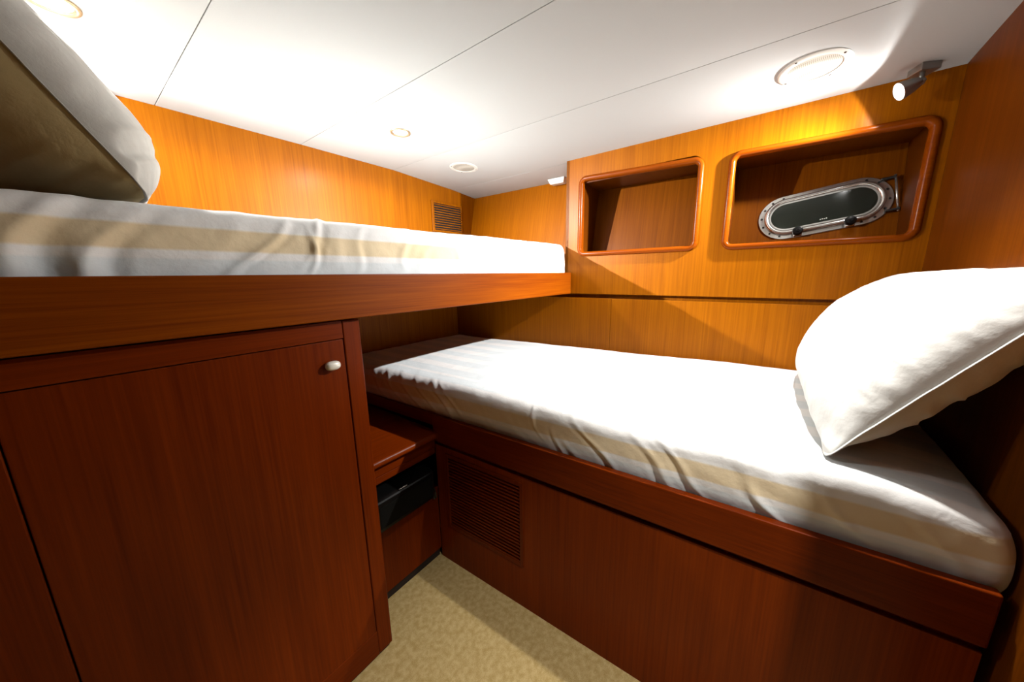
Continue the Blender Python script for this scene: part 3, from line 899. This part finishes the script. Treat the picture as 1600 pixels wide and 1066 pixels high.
def downlight(x, y, power, label, r=.046, size=170, col=(1, .96, .90), lo_=.35, n_=2, blend=.25):
    z = ceilz(x)
    t = thing('downlight', (x, y, z), label, 'ceiling light', 'recessed ceiling downlights')
    b = bmesh.new()
    lathe(b, [(r, -.0002), (r, -.003), (r * .96, -.005), (r * .82, -.0045), (r * .74, -.002), (r * .72, .0)], (x, y, z), (0, 0, 1), 48)
    autosmooth(obj('trim_ring', b, brass_m, t), 60)
    b = bmesh.new(); lathe(b, [(0, -.0022), (r * .5, -.0018), (r * .72, -.0006)], (x, y, z), (0, 0, 1), 40)
    obj('lamp_lens', b, bulb_m2, t, smooth=True)
    lamp_light('downlight_lamp', (x, y, z - .008), (0, 0, -1), power, size, blend, .014, col, t, lo_, n_)
    return t
downlight(0.090, 1.345, P_DOWN_BACK_LEFT, 'lit ceiling downlight above the left end of the upper bunk, cut by the frame')
downlight(1.000, 1.345, P_DOWN_BACK, 'small lit ceiling downlight above the middle of the upper bunk', r=.043)
downlight(1.090, -0.050, P_DOWN_AISLE, 'lit ceiling downlight above the lower bunk edge, outside the picture', r=.043, size=96, lo_=.02, n_=3, blend=.7)

downlight(0.450, -0.600, P_FILL_ENTRY, 'added fill light over the entry floor, outside the picture', r=.043, size=100, lo_=.1, n_=1, blend=.4)  # unseen fill added to brighten the bunk front, built like a downlight

def speaker(x, y, r, label):
    z = ceilz(x); sl = (ceilz(x + .05) - ceilz(x - .05)) / .1
    ax = Vector((sl, 0, -1)).normalized()
    c = Vector((x, y, z))
    t = thing('ceiling_speaker', c, label, 'ceiling speaker', 'round speakers in the ceiling')
    b = bmesh.new(); lathe(b, [(r, .0002), (r * .995, .0018), (r * .97, .0028), (r * .80, .0036), (r * .76, .0030), (r * .75, .0008)], c, ax, 64)
    fl = autosmooth(obj('bezel', b, white_pl, t), 50)
    gm = mat('speaker_grille', (.66, .62, .54), .5)
    nt = gm.node_tree; vo = nt.nodes.new('ShaderNodeTexVoronoi'); vo.inputs['Scale'].default_value = 230; vo.inputs['Randomness'].default_value = 0
    tc = nt.nodes.new('ShaderNodeTexCoord'); nt.links.new(tc.outputs['Object'], vo.inputs['Vector'])
    cr = nt.nodes.new('ShaderNodeValToRGB'); cr.color_ramp.elements[0].position = .26; cr.color_ramp.elements[0].color = (.10, .08, .05, 1)
    cr.color_ramp.elements[1].position = .42; cr.color_ramp.elements[1].color = (.47, .45, .40, 1)
    nt.links.new(vo.outputs['Distance'], cr.inputs[0]); nt.links.new(cr.outputs[0], nt.nodes['Principled BSDF'].inputs['Base Color'])
    b = bmesh.new(); lathe(b, [(r * .75, .0014), (r * .6, .0022), (r * .3, .0030), (0, .0034)], c, ax, 64)
    obj('grille', b, gm, t, smooth=True)
    a_, u_, v_ = frame_of(ax)
    for k in range(4):
        a = math.radians(35 + 90 * k); p = c + (u_ * math.cos(a) + v_ * math.sin(a)) * r * .885
        b = bmesh.new(); lathe(b, [(0, .0042), (.0030, .0040), (.0034, .0030)], p, ax, 12); obj('screw', b, dark_steel, fl)
speaker(1.487, -0.052, .088, 'round white ceiling speaker near the silver reading lamp')
speaker(1.492, 1.447, .080, 'round white ceiling speaker over the foot of the upper bunk')

def reading_lamp(base, face, axis, power, label, rot, size=168, lo_=.010, n_=6):
    z = ceilz(base[0]); base = Vector((base[0], base[1], z)); face = Vector(face); ax = Vector(axis).normalized()
    t = thing('reading_lamp', base, label, 'reading lamp', 'swivel reading lamps')
    b = bmesh.new(); box(b, base.x - .024, base.x + .024, base.y - .024, base.y + .024, z - .019, z + .002, .002)
    bmesh.ops.rotate(b, verts=b.verts[:], cent=base, matrix=Matrix.Rotation(math.radians(rot), 3, 'Z'))
    bp = obj('ceiling_mount', b, steel_m, t)
    b = bmesh.new(); lathe(b, [(0, .0262), (.003, .0258), (.0035, .024)], base + Vector((-.0, 0, -.010)), Matrix.Rotation(math.radians(rot), 3, 'Z') @ Vector((0, -1, 0)), 12)
    obj('set_screw', b, chrome_m, bp)
    j = base + Vector((-.008, .004, -.043))
    b = bmesh.new(); tube(b, [base + Vector((-.008, .004, -.017)), j], .0065, 14); obj('stem', b, steel_m, t, smooth=True)
    rear = face - ax * .040
    b = bmesh.new(); tube(b, [j + Vector((0, 0, .006)), j, (j + rear) / 2 + Vector((0, 0, -.004)), rear + ax * .006], .0075, 14)
    lathe(b, [(0, -.012), (.007, -.010), (.011, -.004), (.011, .004), (.007, .010), (0, .012)], j, (1, 0, 0), 18)
    obj('swivel_arm', b, steel_m, t, smooth=True)
    b = bmesh.new(); lathe(b, [(0, -.050), (.008, -.049), (.014, -.044), (.020, -.030), (.025, -.008), (.0262, .0), (.0245, .0005), (.023, -.004)], face, ax, 40)
    autosmooth(obj('lamp_head', b, steel_m, t), 50)
    b = bmesh.new(); lathe(b, [(.0232, -.003), (.012, .0005), (0, .0015)], face, ax, 32)
    obj('lamp_lens', b, bulb_m, t, smooth=True)
    lamp_light('reading_lamp_light', face + ax * .004, ax, power, size, .08, .010, (1, .98, .95), t, lo_, n_)
reading_lamp((1.662, -0.318), (1.6130, -0.265, 1.7758), (-0.206, 0.890, -0.407), P_READ_LOW,
             'silver swivel reading lamp, lit, on the ceiling over the lower pillow', 25, size=163)
reading_lamp((0.060, 1.740), (0.100, 1.700, 1.795), (0.85, -0.42, -0.30), P_READ_UP,
             'silver swivel reading lamp hidden behind the upper pillow', -20, lo_=.012, n_=14)

# small white fitting at the edge of the hull recess
bm = bmesh.new()
zc = ceilz(1.94)
hexa(bm, [(1.925, 1.04, zc - .030), (1.965, 1.04, zc - .030), (1.965, 1.13, zc - .030), (1.925, 1.13, zc - .030),
          (1.915, 1.03, zc), (1.972, 1.03, zc - .003), (1.972, 1.145, zc - .003), (1.915, 1.145, zc)])
finish(obj('ceiling_fitting', bm, white_pl, origin=(1.94, 1.09, zc)), 'small white box fitting on the ceiling above the foot of the upper bunk', 'ceiling fitting')
